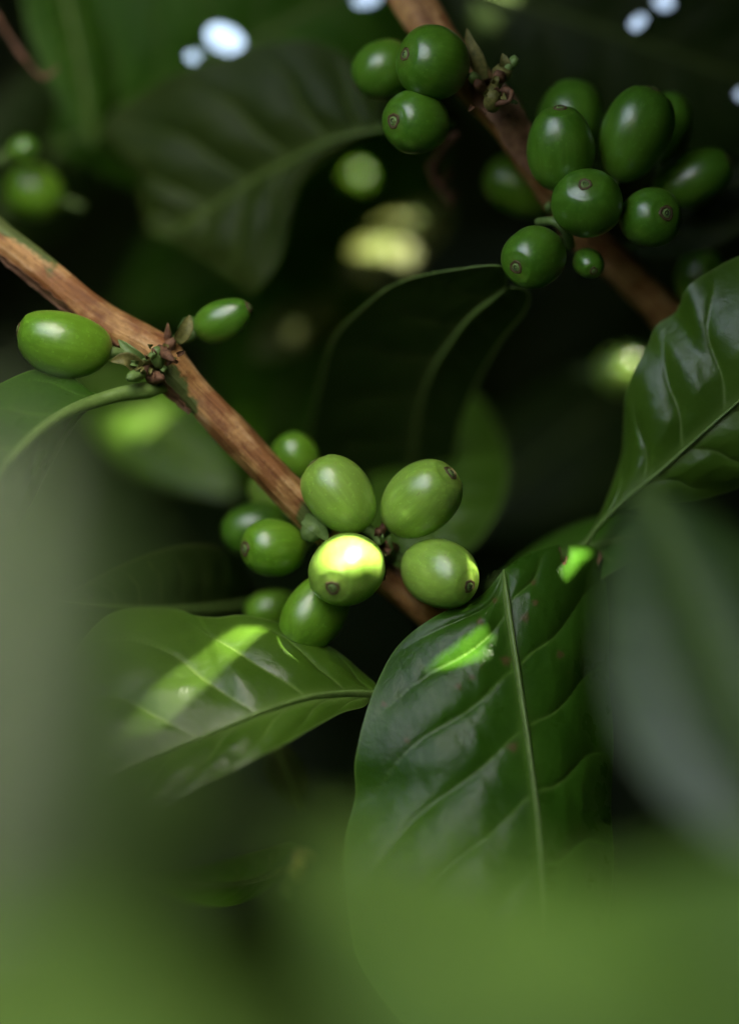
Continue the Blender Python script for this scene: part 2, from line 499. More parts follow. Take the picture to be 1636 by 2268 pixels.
# ------------------------------------------------------------------ cherries
def berry(label, cx, cy, d, la, lb, cal=None, ang=None, toward=0.0, mat=None, group=None, egg=0.06, flat=0.94,
          bend=0.0, show_cal=True, seed=0, stalk=True, spin=0.0, streak=0.0, squash=0.0):
    """la half length, lb half width in photo px; cal = where its calyx end shows; or ang (deg, image, 0=right, 90=up) + toward"""
    c = P(cx, cy, d)
    u = K * d
    if cal is not None:
        dx, dy = (cal[0] - cx) * u, -(cal[1] - cy) * u
        r = math.hypot(dx, dy)
        A = la * u
        z = math.sqrt(max(A * A - r * r, 0.0)) if r < A else 0.0
        ax = np.array([dx, dy, z])
    else:
        a = math.radians(ang)
        ax = np.array([math.cos(a), math.sin(a), toward])
    ax = MR @ (ax / np.linalg.norm(ax))
    A, B = la * u, lb * u
    ref = CAMF if abs(np.dot(ax, CAMF)) < 0.8 else CAMU
    bx = np.cross(ref, ax); bx /= np.linalg.norm(bx)
    by = np.cross(ax, bx)
    if spin:
        bx, by = bx * math.cos(spin) + by * math.sin(spin), by * math.cos(spin) - bx * math.sin(spin)
    root = empty('coffee_cherry', c, label, 'coffee cherry', group)
    rt = Matrix((bx, by, ax)).transposed().to_4x4()
    root.matrix_world = Matrix.Translation(Vector(c)) @ rt
    nu, nw = 56, 40
    r = np.random.default_rng(seed + 11)
    k1, k2 = r.uniform(0, 6.28, 2)
    V, al, stv = [], [], []
    for i in range(nw + 1):
        th = math.pi * i / nw
        z = -math.cos(th)
        rad = math.sin(th) ** (0.94) if 0 < i < nw else 0
        rad *= 1 + egg * z
        for j in range(nu):
            f = 2 * math.pi * j / nu
            rr = rad * (1 + 0.020 * math.sin(2 * f + k1) + 0.014 * math.sin(3 * f + k2 + z * 2) + 0.010 * math.sin(z * 4 + k1) * math.cos(f + k2))
            # shallow furrow between the two seeds
            g = math.exp(-((math.sin(f)) / 0.16) ** 2)
            rr *= 1 - 0.022 * g
            x, y = rr * math.cos(f) * B, rr * math.sin(f) * B * flat
            zz = z * A * (1 - 0.03 * (z > 0.9))
            x += bend * A * (z * z)
            if squash:
                zz -= squash * A * math.exp(-((x / B) / 0.5) ** 2) * (z < 0) * (-z)
            V.append((x, y, zz)); al.append((z + 1) / 2)
            stv.append(streak * math.exp(-((f if f < 3.14 else f - 6.283) / 0.05) ** 2) * max(0, z + 0.3) / 1.3
                       + 0.5 * max(0, (z - 0.93) / 0.07) * (0.5 + 0.5 * math.sin(f * 9 + k1) * math.sin(f * 5 + k2)))
    F = []
    for i in range(nw):
        for j in range(nu):
            k = (j + 1) % nu
            F.append((i * nu + j, i * nu + k, (i + 1) * nu + k, (i + 1) * nu + j))
    o = mesh_obj('fruit', V, F, mat, root, attrs={'along': al, 'streak': stv})
    sub = o.modifiers.new('s', 'SUBSURF'); sub.levels = 1; sub.render_levels = 1
    if show_cal:
        s = 0.00108 * (1.0 + r.uniform(-0.1, 0.12)) * min(1.0, B / 0.0048)
        prof = [(1.25, -0.10), (1.12, 0.13), (0.98, 0.20), (0.86, 0.12), (0.70, 0.05), (0.56, 0.10), (0.47, 0.24), (0.36, 0.22), (0.28, 0.02), (0.17, 0.0), (0.12, 0.14), (0.0, 0.18)]
        mis = [0, 0, 0, 0, 1, 1, 1, 2, 2, 1, 1]
        n = 28
        CV, CF, CM = [], [], []
        zt = A * 0.965
        for q, (pr, ph) in enumerate(prof):
            for j in range(n):
                f = 2 * math.pi * j / n
                w_ = 1 + 0.06 * math.sin(3 * f + k1) + 0.04 * math.sin(7 * f + k2) if q < 8 else 1
                dome = -0.10 * pr * pr
                CV.append((pr * s * math.cos(f) * w_ + bend * A, pr * s * math.sin(f) * w_, zt + s * (ph + dome)))
        for q in range(len(prof) - 1):
            for j in range(n):
                k = (j + 1) % n
                CF.append((q * n + j, q * n + k, (q + 1) * n + k, (q + 1) * n + j)); CM.append(mis[q])
        mesh_obj('calyx_scar', CV, CF, [M_RING, M_CALG, M_PITD], root, mi=CM)
    if stalk:
        pts = crom([(bend * A, 0, -A * 0.97), (bend * A + 0.0003, 0.0002, -A - 0.0015), (bend * A + 0.0002, 0.0006, -A - 0.0035)], 8)
        tv, tf = tube(pts, np.linspace(0.0009, 0.0007, 9) * (0.9 + 0.3 * np.abs(np.linspace(-1, 1, 9))), 10, up=(1, 0, 0))
        mesh_obj('stalk', tv, tf, M_STALK, root)
    return root


# ------------------------------------------------------------------ branches
def branch(name, label, ctrl, greens, seed=0, rough=1.0, nodes=()):
    """ctrl: (px,py,depth,radius_px) ; greens: (arc px position, width, strength)"""
    pts = W3([c[:3] for c in ctrl])
    rr = np.array([c[3] * K * c[2] for c in ctrl])
    full = crom(np.hstack([pts, rr[:, None]]), 260)
    path, rad = full[:, :3], full[:, 3]
    n = 36
    root = empty(name, path[0], label, 'branch')
    T = np.gradient(path, axis=0); T /= np.linalg.norm(T, axis=1)[:, None]
    V, G, UV = [], [], []
    r = np.random.default_rng(seed)
    ph = r.uniform(0, 6.28, 8)
    s = np.concatenate([[0], np.cumsum(np.linalg.norm(np.diff(path, axis=0), axis=1))])
    px, py, _ = to_cam(path)
    for i in range(len(path)):
        b = np.cross(T[i], CAMF); b /= np.linalg.norm(b)     # across in the picture
        c = np.cross(T[i], b)
        if np.dot(c, MC - path[i]) < 0: c = -c
        for j in range(n):
            f = 2 * math.pi * j / n
            rq = rad[i] * (1 + rough * (0.05 * math.sin(3 * f + ph[0] + s[i] * 90) + 0.05 * math.sin(s[i] * 230 + ph[3]) * math.sin(s[i] * 87 + ph[4]) + 0.03 * math.sin(5 * f + ph[1] - s[i] * 160)
                                        + 0.02 * math.sin(s[i] * 420 + ph[2] + 2 * math.sin(f)) + 0.012 * math.sin(11 * f + s[i] * 60)))
            V.append(path[i] + rq * (math.cos(f) * b + math.sin(f) * c))
            g = 0
            for (gx, gy, gw, gf, gs) in greens:
                df = math.atan2(math.sin(f - gf), math.cos(f - gf))
                g = max(g, gs * math.exp(-(((px[i] - gx) ** 2 + (py[i] - gy) ** 2) / gw ** 2)) * math.exp(-(df / 1.2) ** 2))
            G.append(g)
            UV.append((s[i], j / n * 0.016))
    F = grid_rows(len(path), n)
    o = mesh_obj('wood', V, F, M_BARK, root, attrs={'green': G}, origin=path[0])
    uvl = o.data.uv_layers.new(name='UVMap')
    for p in o.data.polygons:
        for li, vi in zip(p.loop_indices, p.vertices):
            uvl.data[li].uv = UV[vi]
    return root, path, rad, T


def grid_rows(m, n):
    F = []
    for i in range(m - 1):
        for j in range(n):
            k = (j + 1) % n
            F.append((i * n + j, i * n + k, (i + 1) * n + k, (i + 1) * n + j))
    return F


def flake(root, path, rad, T, i0, i1, f0, f1, lift=0.00025, seed=0, mat=None):
    """a lifted strip of bark that hugs the branch between two stations and two angles"""
    mat = mat or M_FLAKE
    r = np.random.default_rng(seed)
    m, n = 30, 12
    V = []
    ed = r.normal(0, 0.05, (m + 1, 2))
    for layer in (0, 1):
        for a in range(m + 1):
            q = i0 + (i1 - i0) * a / m
            i = int(min(max(q, 0), len(path) - 2)); fr = q - i
            pc = path[i] * (1 - fr) + path[i + 1] * fr
            rc = rad[i]
            b = np.cross(T[i], CAMF); b /= np.linalg.norm(b)
            c = np.cross(T[i], b)
            if np.dot(c, MC - pc) < 0: c = -c
            taper = min(1, 3.0 * min(a, m - a) / m + 0.15) ** 0.7
            for k in range(n + 1):
                u = k / n
                fm, fh = (f0 + f1) / 2, (f1 - f0) / 2 * taper
                f = fm + fh * (2 * u - 1) + ed[a, 0] * (u < 0.5) + ed[a, 1] * (u >= 0.5)
                cl = lift * (0.35 + 1.4 * abs(2 * u - 1) ** 4) + (0.00018 if layer else 0)
                V.append(pc + (rc * 1.03 + cl) * (math.cos(f) * b + math.sin(f) * c))
    F = []
    st = (m + 1) * (n + 1)
    for L_ in (0, 1):
        for a in range(m):
            for k in range(n):
                q = L_ * st + a * (n + 1) + k
                F.append((q, q + 1, q + n + 2, q + n + 1))
    for a in range(m):
        for k in (0, n):
            q = a * (n + 1) + k
            F.append((q, q + n + 1, q + n + 1 + st, q + st))
    for k in range(n):
        for a in (0, m):
            q = a * (n + 1) + k
            F.append((q, q + 1, q + 1 + st, q + st))
    return mesh_obj('loose_bark', V, F, mat, root, origin=path[0])


def lathe_between(name, a, b, prof, mat, root, n=14, org=None, lump=0.0, seed=0):
    a, b = np.array(a), np.array(b)
    ax = b - a; ln = np.linalg.norm(ax); ax /= ln
    u = np.cross(ax, (0.3, 0.5, 0.8)); u /= np.linalg.norm(u); v = np.cross(ax, u)
    V = []
    r = np.random.default_rng(seed)
    for (t, rr) in prof:
        for j in range(n):
            f = 2 * math.pi * j / n
            q = rr * (1 + lump * math.sin(3 * f + seed + t * 5) + lump * r.normal() * 0.3)
            V.append(a + ax * ln * t + q * (math.cos(f) * u + math.sin(f) * v))
    F = grid_rows(len(prof), n)
    F.append(tuple(range(n - 1, -1, -1))); F.append(tuple(range((len(prof) - 1) * n, len(prof) * n)))
    return mesh_obj(name, V, F, mat, root, origin=org)


def bract(name, pts, width, mat, root, org, fold=0.4):
    """small pointed scale leaf; pts world control points"""
    M = crom(pts, 16)
    T = np.gradient(M, axis=0)
    V = []
    n = 6
    sides = []
    for layer in (0, 1):
        for i in range(17):
            t = i / 16
            b = np.cross(T[i], MC - M[i]); b /= np.linalg.norm(b)
            c = np.cross(b, T[i]); c /= np.linalg.norm(c)
            wd = width * (math.sin(math.pi * (0.12 + 0.88 * t) ** 0.8) ** 0.8 if t < 1 else 0.02)
            for k in range(n + 1):
                u = 2 * k / n - 1
                V.append(M[i] + b * u * wd + c * (abs(u) ** 1.5 * wd * fold + layer * 0.00018))
    st = 17 * (n + 1); F = []
    for L_ in (0, 1):
        for a in range(16):
            for k in range(n):
                q = L_ * st + a * (n + 1) + k
                F.append((q, q + 1, q + n + 2, q + n + 1))
    for a in range(16):
        for k in (0, n):
            q = a * (n + 1) + k
            F.append((q, q + n + 1, q + n + 1 + st, q + st))
    return mesh_obj(name, V, F, mat, root, origin=org)

# ================================================================== THE SCENE
# ground far below the shrub
g = 60
gv = [(-g, -g, 0), (g, -g, 0), (g, g, 0), (-g, g, 0)]
tag(mesh_obj('ground', gv, [(0, 1, 2, 3)], M_SOIL, smooth=False), None, kind='structure')

# ---- the two fruiting branches
br1, p1, r1, t1 = branch('coffee_branch', 'tan peeling woody branch running from the left edge down to the lime green cluster', [
    (-420, 170, .515, 40), (-120, 420, .508, 38), (0, 523, .505, 37), (110, 612, .503, 36), (220, 700, .502, 35), (330, 765, .501, 37), (362, 795, .501, 43), (392, 830, .501, 42), (440, 880, .5015, 37),
    (540, 985, .5015, 38), (640, 1090, .502, 37), (700, 1155, .503, 35), (790, 1235, .506, 33), (880, 1305, .507, 32), (980, 1395, .512, 32), (1120, 1560, .53, 30), (1250, 1750, .55, 29)],
    [(-60, 470, 150, 0.6, 1.1), (60, 540, 110, 0.5, 1.0), (375, 850, 52, 2.4, 1.5), (415, 900, 46, 2.6, 1.4), (445, 935, 34, 2.9, 1.1), (690, 1165, 50, 1.57, 1.2)], seed=3)
br2, p2, r2, t2 = branch('coffee_branch', 'reddish brown woody branch crossing the upper right corner behind the dark green clusters', [
    (700, -330, .53, 46), (830, -120, .52, 46), (925, 20, .513, 46), (985, 110, .511, 42), (1060, 200, .509, 44), (1110, 250, .507, 50), (1160, 340, .509, 36), (1215, 420, .513, 33), (1290, 515, .518, 36),
    (1380, 600, .522, 38), (1480, 705, .526, 40), (1620, 850, .535, 40), (1800, 1050, .55, 40)],
    [(1120, 240, 75, 0.3, 1.25), (1150, 250, 60, 1.2, 1.1), (1215, 440, 30, 1.57, .8)], seed=8)

flake(br1, p1, r1, t1, 168, 196, 0.35, 0.95, 0.00030, 1)
flake(br1, p1, r1, t1, 92, 116, 2.15, 2.9, 0.00035, 2)
flake(br1, p1, r1, t1, 60, 92, 2.2, 2.75, 0.00030, 3)
flake(br2, p2, r2, t2, 92, 125, 0.9, 2.2, 0.0005, 4, M_FLAKE)

# swollen joint, buds and dry scales where the left branch carries fruit
o1 = p1[0]
J = lambda x, y, d: P(x, y, d)
def jb(a, b, prof, m, root, nm='bud', sd=0, lump=0.06):
    return lathe_between(nm, a, b, prof, m, root, 14, None if root is None else root_origin[root.name], lump, sd)
root_origin = {br1.name: p1[0], br2.name: p2[0]}
bud = lambda r: [(0, r * .55), (.15, r * .8), (.45, r), (.75, r * .8), (.9, r * .62), (.95, r * .35), (1, r * .1)]
jb(J(352, 812, .497), J(346, 768, .4945), bud(.0013), M_STALK, br1, sd=1)
jb(J(318, 826, .496), J(283, 838, .492), bud(.0011), M_CALG, br1, sd=2)
jb(J(345, 790, .497), J(300, 806, .4945), bud(.0009), M_SCALE, br1, sd=3)
jb(J(372, 760, .50), J(372, 715, .499), [(0, .0009), (.5, .0006), (.8, .0003), (1, .0001)], M_DRY, br1, 'dry_scale', 4)
jb(J(365, 775, .499), J(395, 745, .4985), [(0, .0011), (.5, .0009), (.8, .0004), (1, .0002)], M_DRY, br1, 'dry_scale', 5)
jb(J(385, 760, .501), J(428, 708, .503), [(0, .0010), (.3, .0007), (.6, .0011), (.8, .0014), (1, .0009)], M_STALK, br1, 'fruit_stub', 6)
jb(J(335, 835, .497), J(362, 838, .494), [(0, .0012), (.5, .0011), (.9, .0006), (1, .0002)], M_DRY, br1, 'dry_scale', 7)
jb(J(352, 770, .496), J(385, 800, .4925), [(0, .0006), (.5, .0009), (.9, .0005), (1, .0002)], M_DRY, br1, 'dry_scale', 8)
bract('bract', [J(318, 800, .495), J(290, 780, .494), J(262, 752, .495)], .0010, M_STALK, br1, p1[0])
bract('bract', [J(310, 815, .495), J(280, 795, .493), J(245, 800, .493)], .0013, M_SCALE, br1, p1[0])
bract('bract', [J(395, 755, .498), J(412, 730, .497), J(420, 698, .498)], .0012, M_SCALE, br1, p1[0])

# same on the upper branch
jb(J(1085, 215, .501), J(1118, 150, .498), [(0, .0013), (.35, .0010), (.6, .0011), (.8, .0017), (.97, .0014), (1, .0009)], M_SCALE, br2, 'fruit_stub', 11)
jb(J(1110, 165, .499), J(1145, 128, .498), [(0, .0006), (.4, .0008), (.85, .0009), (1, .0007)], M_CALG, br2, 'fruit_stub', 12)
jb(J(1112, 178, .4975), J(1098, 160, .4955), bud(.0011), M_DRY, br2, 'bud', 13)
for k, (x, y) in enumerate([(1068, 200), (1085, 220), (1060, 180)]):
    jb(J(x, y, .50), J(x + (-14, 8, -20)[k], y + (-20, -22, -14)[k], .497), bud(.0010), (M_DRY, M_SCALE, M_STALK)[k], br2, 'bud', 20 + k)
bract('bract', [J(1070, 175, .501), J(1055, 130, .50), J(1040, 95, .50), J(1033, 62, .50)], .0013, M_SCALE, br2, p2[0])
bract('bract', [J(1060, 160, .501), J(1050, 140, .501), J(1035, 118, .502)], .0009, M_STALK, br2, p2[0])
bract('bract', [J(1120, 160, .499), J(1118, 140, .498), J(1112, 118, .498)], .0010, M_SCALE, br2, p2[0])
# curled dry scale
tv, tf = tube(crom([J(1080, 222, .497), J(1100, 228, .4955), J(1125, 225, .495), J(1132, 207, .4955), J(1118, 200, .4965), J(1108, 210, .497)], 30), .00055 + .0002 * np.sin(np.linspace(0, 9, 31)), 8)
mesh_obj('dry_scale', tv, tf, M_DRY, br2, origin=p2[0])
jb(J(1090, 235, .4975), J(1090, 205, .4945), [(0, .0014), (.3, .0016), (.8, .0012), (1, .0006)], M_SCALE, br2, 'bud', 15)
jb(J(1222, 470, .508), J(1213, 452, .5045), bud(.0009), M_CALG, br2, 'bud', 16)
tv, tf = tube(crom([J(1190, 492, .502), J(1225, 490, .4985), J(1252, 512, .499), J(1262, 545, .503)], 16), np.linspace(.0007, .0009, 17), 8)
mesh_obj('fruit_stalk', tv, tf, M_STALK, br2, origin=p2[0])
for (x, y) in [(955, 385), (985, 430), (1000, 452), (965, 415), (990, 400)]:
    a = rng.uniform(-14, 14)
    jb(J(x, y, .531), J(x + a, y - 30, .529), [(0, .0003), (.4, .0006), (.7, .0004), (1, .0002)], M_DRY, br2, 'dry_scale', int(x))
tv, tf = tube(crom([J(1010, 300, .515), J(975, 340, .524), (J(960, 385, .529)), J(1000, 460, .531)], 20), np.linspace(.0008, .0004, 21), 8)
mesh_obj('dry_twig', tv, tf, M_DRY, br2, origin=p2[0])

for rt_, cx_, cy_, sx_, sy_, dd_, nn_, sd_ in ((br1, 345, 800, 52, 42, .4975, 22, 3), (br2, 1092, 205, 38, 40, .499, 16, 4), (br1, 850, 1215, 26, 50, .5, 9, 5)):
    q_ = random.Random(sd_)
    for k in range(nn_):
        x, y = cx_ + q_.gauss(0, sx_ * .5), cy_ + q_.gauss(0, sy_ * .5)
        L_ = q_.uniform(8, 19); an = math.atan2(y - cy_, x - cx_) + q_.uniform(-.7, .7); e_ = dd_ - q_.uniform(0, .0035)
        mt_ = q_.choice([M_DRY, M_DRY, M_SCALE, M_STALK])
        bract('dry_scale' if mt_ is M_DRY else 'bract', [J(x, y, e_), J(x + math.cos(an) * L_ * .5, y + math.sin(an) * L_ * .5, e_ - .0008), J(x + math.cos(an) * L_, y + math.sin(an) * L_, e_ + q_.uniform(-.0015, .0005))],
              q_.uniform(.00028, .0006), mt_, rt_, root_origin[rt_.name], q_.uniform(.2, .8))

# core of stalks in the middle of the sunlit cluster
jb(J(835, 1235, .502), J(848, 1160, .4985), [(0, .0011), (.3, .0008), (.6, .0005), (.85, .0007), (1, .0003)], M_DRY, br1, 'fruit_stub', 31)
jb(J(700, 1190, .499), J(680, 1160, .4975), bud(.0022), M_STALK, br1, 'bud', 32)
jb(J(880, 1215, .503), J(845, 1205, .499), bud(.0010), M_DRY, br1, 'bud', 33)
jb(J(865, 1240, .503), J(862, 1190, .4985), [(0, .0009), (.5, .0006), (1, .0003)], M_STALK, br1, 'fruit_stub', 34)
bract('bract', [J(675, 1150, .4985), J(700, 1165, .497), J(728, 1200, .4975)], .0014, M_STALK, br1, p1[0])

# ---- cherries (half length, half width in photo pixels)
GT = 'green coffee cherries in the top left cluster'
GR = 'green coffee cherries in the right cluster'
GC = 'lime green coffee cherries in the central cluster'
B = berry
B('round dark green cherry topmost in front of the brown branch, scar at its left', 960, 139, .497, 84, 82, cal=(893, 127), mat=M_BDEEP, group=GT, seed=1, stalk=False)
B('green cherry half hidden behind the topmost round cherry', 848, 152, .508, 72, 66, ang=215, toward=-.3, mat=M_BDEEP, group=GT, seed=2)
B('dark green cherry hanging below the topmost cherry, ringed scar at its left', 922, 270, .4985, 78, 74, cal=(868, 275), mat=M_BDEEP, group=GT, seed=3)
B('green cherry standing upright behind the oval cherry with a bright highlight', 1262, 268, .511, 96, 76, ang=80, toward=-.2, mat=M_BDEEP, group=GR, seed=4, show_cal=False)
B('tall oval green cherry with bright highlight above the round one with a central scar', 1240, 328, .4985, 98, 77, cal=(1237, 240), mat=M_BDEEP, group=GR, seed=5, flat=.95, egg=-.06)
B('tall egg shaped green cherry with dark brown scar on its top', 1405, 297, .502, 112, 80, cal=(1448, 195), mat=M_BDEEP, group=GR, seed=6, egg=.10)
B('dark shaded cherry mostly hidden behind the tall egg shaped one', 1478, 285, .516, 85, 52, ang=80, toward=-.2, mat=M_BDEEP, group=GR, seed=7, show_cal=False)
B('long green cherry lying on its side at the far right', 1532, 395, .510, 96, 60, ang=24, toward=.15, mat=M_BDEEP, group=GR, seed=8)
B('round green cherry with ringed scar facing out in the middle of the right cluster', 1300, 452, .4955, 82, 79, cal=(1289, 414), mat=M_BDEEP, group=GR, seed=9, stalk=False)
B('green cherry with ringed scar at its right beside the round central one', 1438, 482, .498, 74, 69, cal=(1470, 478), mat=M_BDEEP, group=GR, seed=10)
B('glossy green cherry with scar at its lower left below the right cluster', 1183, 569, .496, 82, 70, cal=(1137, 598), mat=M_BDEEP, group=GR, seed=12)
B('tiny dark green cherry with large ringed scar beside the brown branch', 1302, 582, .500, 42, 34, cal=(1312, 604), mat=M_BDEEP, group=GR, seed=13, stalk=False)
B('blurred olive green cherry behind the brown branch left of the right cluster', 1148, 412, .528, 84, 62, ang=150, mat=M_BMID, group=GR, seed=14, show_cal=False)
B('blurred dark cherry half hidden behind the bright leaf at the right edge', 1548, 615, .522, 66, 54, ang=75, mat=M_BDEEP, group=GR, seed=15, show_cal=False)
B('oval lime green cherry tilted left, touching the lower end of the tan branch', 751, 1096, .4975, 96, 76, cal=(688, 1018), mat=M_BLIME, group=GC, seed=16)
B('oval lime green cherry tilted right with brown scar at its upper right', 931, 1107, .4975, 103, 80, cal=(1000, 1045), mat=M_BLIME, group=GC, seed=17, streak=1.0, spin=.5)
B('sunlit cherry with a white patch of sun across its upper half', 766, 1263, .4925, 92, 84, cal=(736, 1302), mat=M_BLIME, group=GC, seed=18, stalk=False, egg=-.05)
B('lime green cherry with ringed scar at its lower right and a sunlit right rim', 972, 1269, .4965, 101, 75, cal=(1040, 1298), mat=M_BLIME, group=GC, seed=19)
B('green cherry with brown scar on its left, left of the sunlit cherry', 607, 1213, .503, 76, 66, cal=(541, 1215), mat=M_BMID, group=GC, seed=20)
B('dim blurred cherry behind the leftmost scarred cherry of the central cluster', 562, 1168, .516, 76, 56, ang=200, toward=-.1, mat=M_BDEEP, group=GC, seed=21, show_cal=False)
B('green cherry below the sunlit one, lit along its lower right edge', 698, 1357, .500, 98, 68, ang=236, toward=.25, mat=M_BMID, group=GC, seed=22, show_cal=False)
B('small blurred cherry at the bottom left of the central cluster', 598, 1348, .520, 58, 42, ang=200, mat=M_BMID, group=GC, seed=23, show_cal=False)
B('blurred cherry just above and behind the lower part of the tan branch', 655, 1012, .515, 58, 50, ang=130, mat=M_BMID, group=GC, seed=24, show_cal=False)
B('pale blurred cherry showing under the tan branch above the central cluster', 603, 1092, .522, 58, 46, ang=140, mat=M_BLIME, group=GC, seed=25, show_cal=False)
B('large bean shaped green cherry under the tan branch at the left edge', 140, 764, .497, 108, 76, cal=(36, 738), mat=M_BMID, seed=26, bend=.10, egg=0.0)
B('small pointed green cherry on a short stalk at the joint of the tan branch', 494, 708, .501, 71, 46, cal=(556, 680), mat=M_BDEEP, seed=27, egg=-.14)
B('blurred green cherry at the left edge above the tan branch', 78, 425, .545, 66, 60, ang=160, mat=M_BMID, seed=28, show_cal=False)
B('tiny blurred dark cherry near the upper left edge', 52, 330, .535, 34, 28, ang=20, mat=M_BDEEP, seed=29, show_cal=False)
B('blurred yellow green cherry peeking out behind the bright right leaf', 1385, 822, .57, 66, 56, ang=0, mat=M_BLIME, seed=30, show_cal=False)
B('round blurred bright green cherry in the gap right of the big dark leaf', 790, 400, .60, 34, 34, ang=0, mat=M_BMID, seed=31, show_cal=False)
B('tiny cherry painted bright yellow as a glint in the dark lower middle', 667, 1915, .545, 26, 23, ang=60, mat=mat_berry("cherry_painted_glint", (.62, .56, .10), (.75, .68, .16), (.6, .56, .14)), seed=32, show_cal=False)  # pale yellow colour stands in for sun on this fruit

# ---- leaves in and near focus
GL = 'leaves around the central cluster'
lp = lambda pts: W3(pts)
build_leaf('coffee_leaf', 'large glossy leaf at lower centre with a bitten top edge and a sun patch',
    lp([(1114, 1262, .497), (1124, 1350, .494), (1146, 1500, .490), (1172, 1680, .485), (1195, 1880, .478), (1205, 2150, .468), (1180, 2440, .458)]),
    lp([(1114, 1262, .497), (1060, 1322, .4965), (965, 1365, .495), (885, 1425, .494), (838, 1505, .492), (803, 1600, .490), (785, 1690, .488), (788, 1760, .487), (768, 1840, .485), (757, 1930, .482), (765, 2020, .479), (800, 2150, .475), (920, 2310, .467), (1180, 2440, .458)]),
    lp([(1114, 1262, .497), (1150, 1235, .4985), (1200, 1216, .500), (1262, 1207, .502), (1330, 1220, .505), (1345, 1330, .505), (1350, 1460, .503), (1355, 1620, .499), (1355, 1800, .493), (1350, 2000, .484), (1310, 2260, .470), (1180, 2440, .458)]),
    M_LEAF, group=GL, nt=320, nv=60, nvein=8, slope=(.26, 0.0), quilt=.0011, bulge=.05, wav=.0006, seed=5, rib_r=.0010, marks=[(1120, 1463, 9), (1135, 1655, 9), (1162, 1368, 8), (1062, 1376, 6), (1045, 1500, 5), (1095, 1330, 5), (1185, 1335, 6), (1180, 1290, 5), (1015, 1520, 6), (900, 1640, 5), (850, 1560, 5), (1240, 1450, 7)],
    holes=[[(1237, 1195), (1256, 1195), (1256, 1238), (1250, 1256), (1241, 1240)]],
    brown=[lp([(1238, 1213, .5005), (1240, 1238, .5000), (1248, 1256, .4998), (1254, 1244, .5003), (1254, 1232, .5005)]),
           lp([(1326, 1222, .5045), (1330, 1235, .5045), (1322, 1252, .5045)])])
lpg = lambda pts: W3(pts, -.006)
build_leaf('coffee_leaf', 'glossy leaf pointing left below the cluster, crossed by a diagonal stripe of sun',
    lpg([(826, 1541, 0.5030), (760, 1540, 0.4989), (680, 1549, 0.4947), (580, 1581, 0.4909), (470, 1627, 0.4889), (360, 1672, 0.4870), (230, 1735, 0.4846), (110, 1830, 0.4820)]),
    lpg([(826, 1541, 0.5030), (832, 1516, 0.5050), (800, 1488, 0.5059), (755, 1450, 0.5059), (700, 1414, 0.5057), (640, 1386, 0.5056), (590, 1371, 0.5056), (530, 1364, 0.5063), (480, 1370, 0.5067), (435, 1364, 0.5069), (395, 1349, 0.5110), (330, 1347, 0.5099), (230, 1370, 0.5066), (140, 1480, 0.5012), (95, 1660, 0.4914), (110, 1830, 0.4820)]),
    lpg([(826, 1541, 0.5030), (805, 1566, 0.5000), (755, 1580, 0.4959), (690, 1615, 0.4907), (600, 1664, 0.4853), (500, 1712, 0.4821), (420, 1752, 0.4803), (340, 1800, 0.4786), (230, 1850, 0.4786), (110, 1830, 0.4820)]),
    M_LEAFB, group=GL, nt=300, nv=50, nvein=6.5, slope=0.22, quilt=.0008, bulge=.05, wav=.0003, seed=9, rib_r=.00085,
    petiole=[P(900, 1560, 0.5120), P(862, 1546, 0.5070), P(826, 1541, 0.5030)])
build_leaf('coffee_leaf', 'bright green wavy leaf rising out of the right edge',
    lp([(1293, 1208, .506), (1345, 1143, .504), (1460, 1045, .501), (1560, 955, .498), (1640, 885, .496), (1800, 745, .490), (2010, 600, .485)]),
    lp([(1293, 1208, .506), (1326, 1142, .507), (1352, 1080, .508), (1374, 1010, .508), (1378, 950, .507), (1383, 885, .505), (1402, 825, .504), (1432, 765, .503), (1452, 722, .502), (1495, 690, .502), (1522, 636, .501), (1578, 596, .501), (1640, 566, .500), (1760, 530, .497), (1900, 530, .492), (2010, 600, .485)]),
    lp([(1293, 1208, .506), (1330, 1168, .507), (1362, 1142, .506), (1425, 1123, .505), (1512, 1114, .504), (1580, 1100, .503), (1650, 1075, .502), (1770, 1010, .500), (1880, 880, .495), (1960, 720, .490), (2010, 600, .485)]),
    M_LEAFB, group=GL, nt=280, nv=50, nvein=7.5, slope=0.12, quilt=.0012, bulge=.06, wav=.0012, seed=21, rib_r=.0008,
    petiole=[P(1235, 1290, .512), P(1262, 1250, .509), P(1293, 1208, .506)])
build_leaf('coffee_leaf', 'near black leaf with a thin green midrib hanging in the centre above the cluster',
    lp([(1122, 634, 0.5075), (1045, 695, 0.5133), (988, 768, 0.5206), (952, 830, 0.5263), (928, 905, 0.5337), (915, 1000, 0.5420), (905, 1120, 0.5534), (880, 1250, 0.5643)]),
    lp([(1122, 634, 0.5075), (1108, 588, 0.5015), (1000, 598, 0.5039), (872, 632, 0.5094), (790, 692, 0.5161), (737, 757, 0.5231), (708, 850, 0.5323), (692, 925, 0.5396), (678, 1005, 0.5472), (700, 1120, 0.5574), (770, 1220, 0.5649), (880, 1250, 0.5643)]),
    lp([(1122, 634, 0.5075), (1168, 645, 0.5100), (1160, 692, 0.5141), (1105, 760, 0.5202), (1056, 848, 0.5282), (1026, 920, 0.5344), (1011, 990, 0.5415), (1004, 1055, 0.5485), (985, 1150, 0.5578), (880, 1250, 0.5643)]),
    M_LEAFO, group=GL, nt=220, nv=40, nvein=8, slope=0.14, quilt=.0007, bulge=-.05, wav=.0003, seed=31, rib_r=.0005, lit_margin='LR')
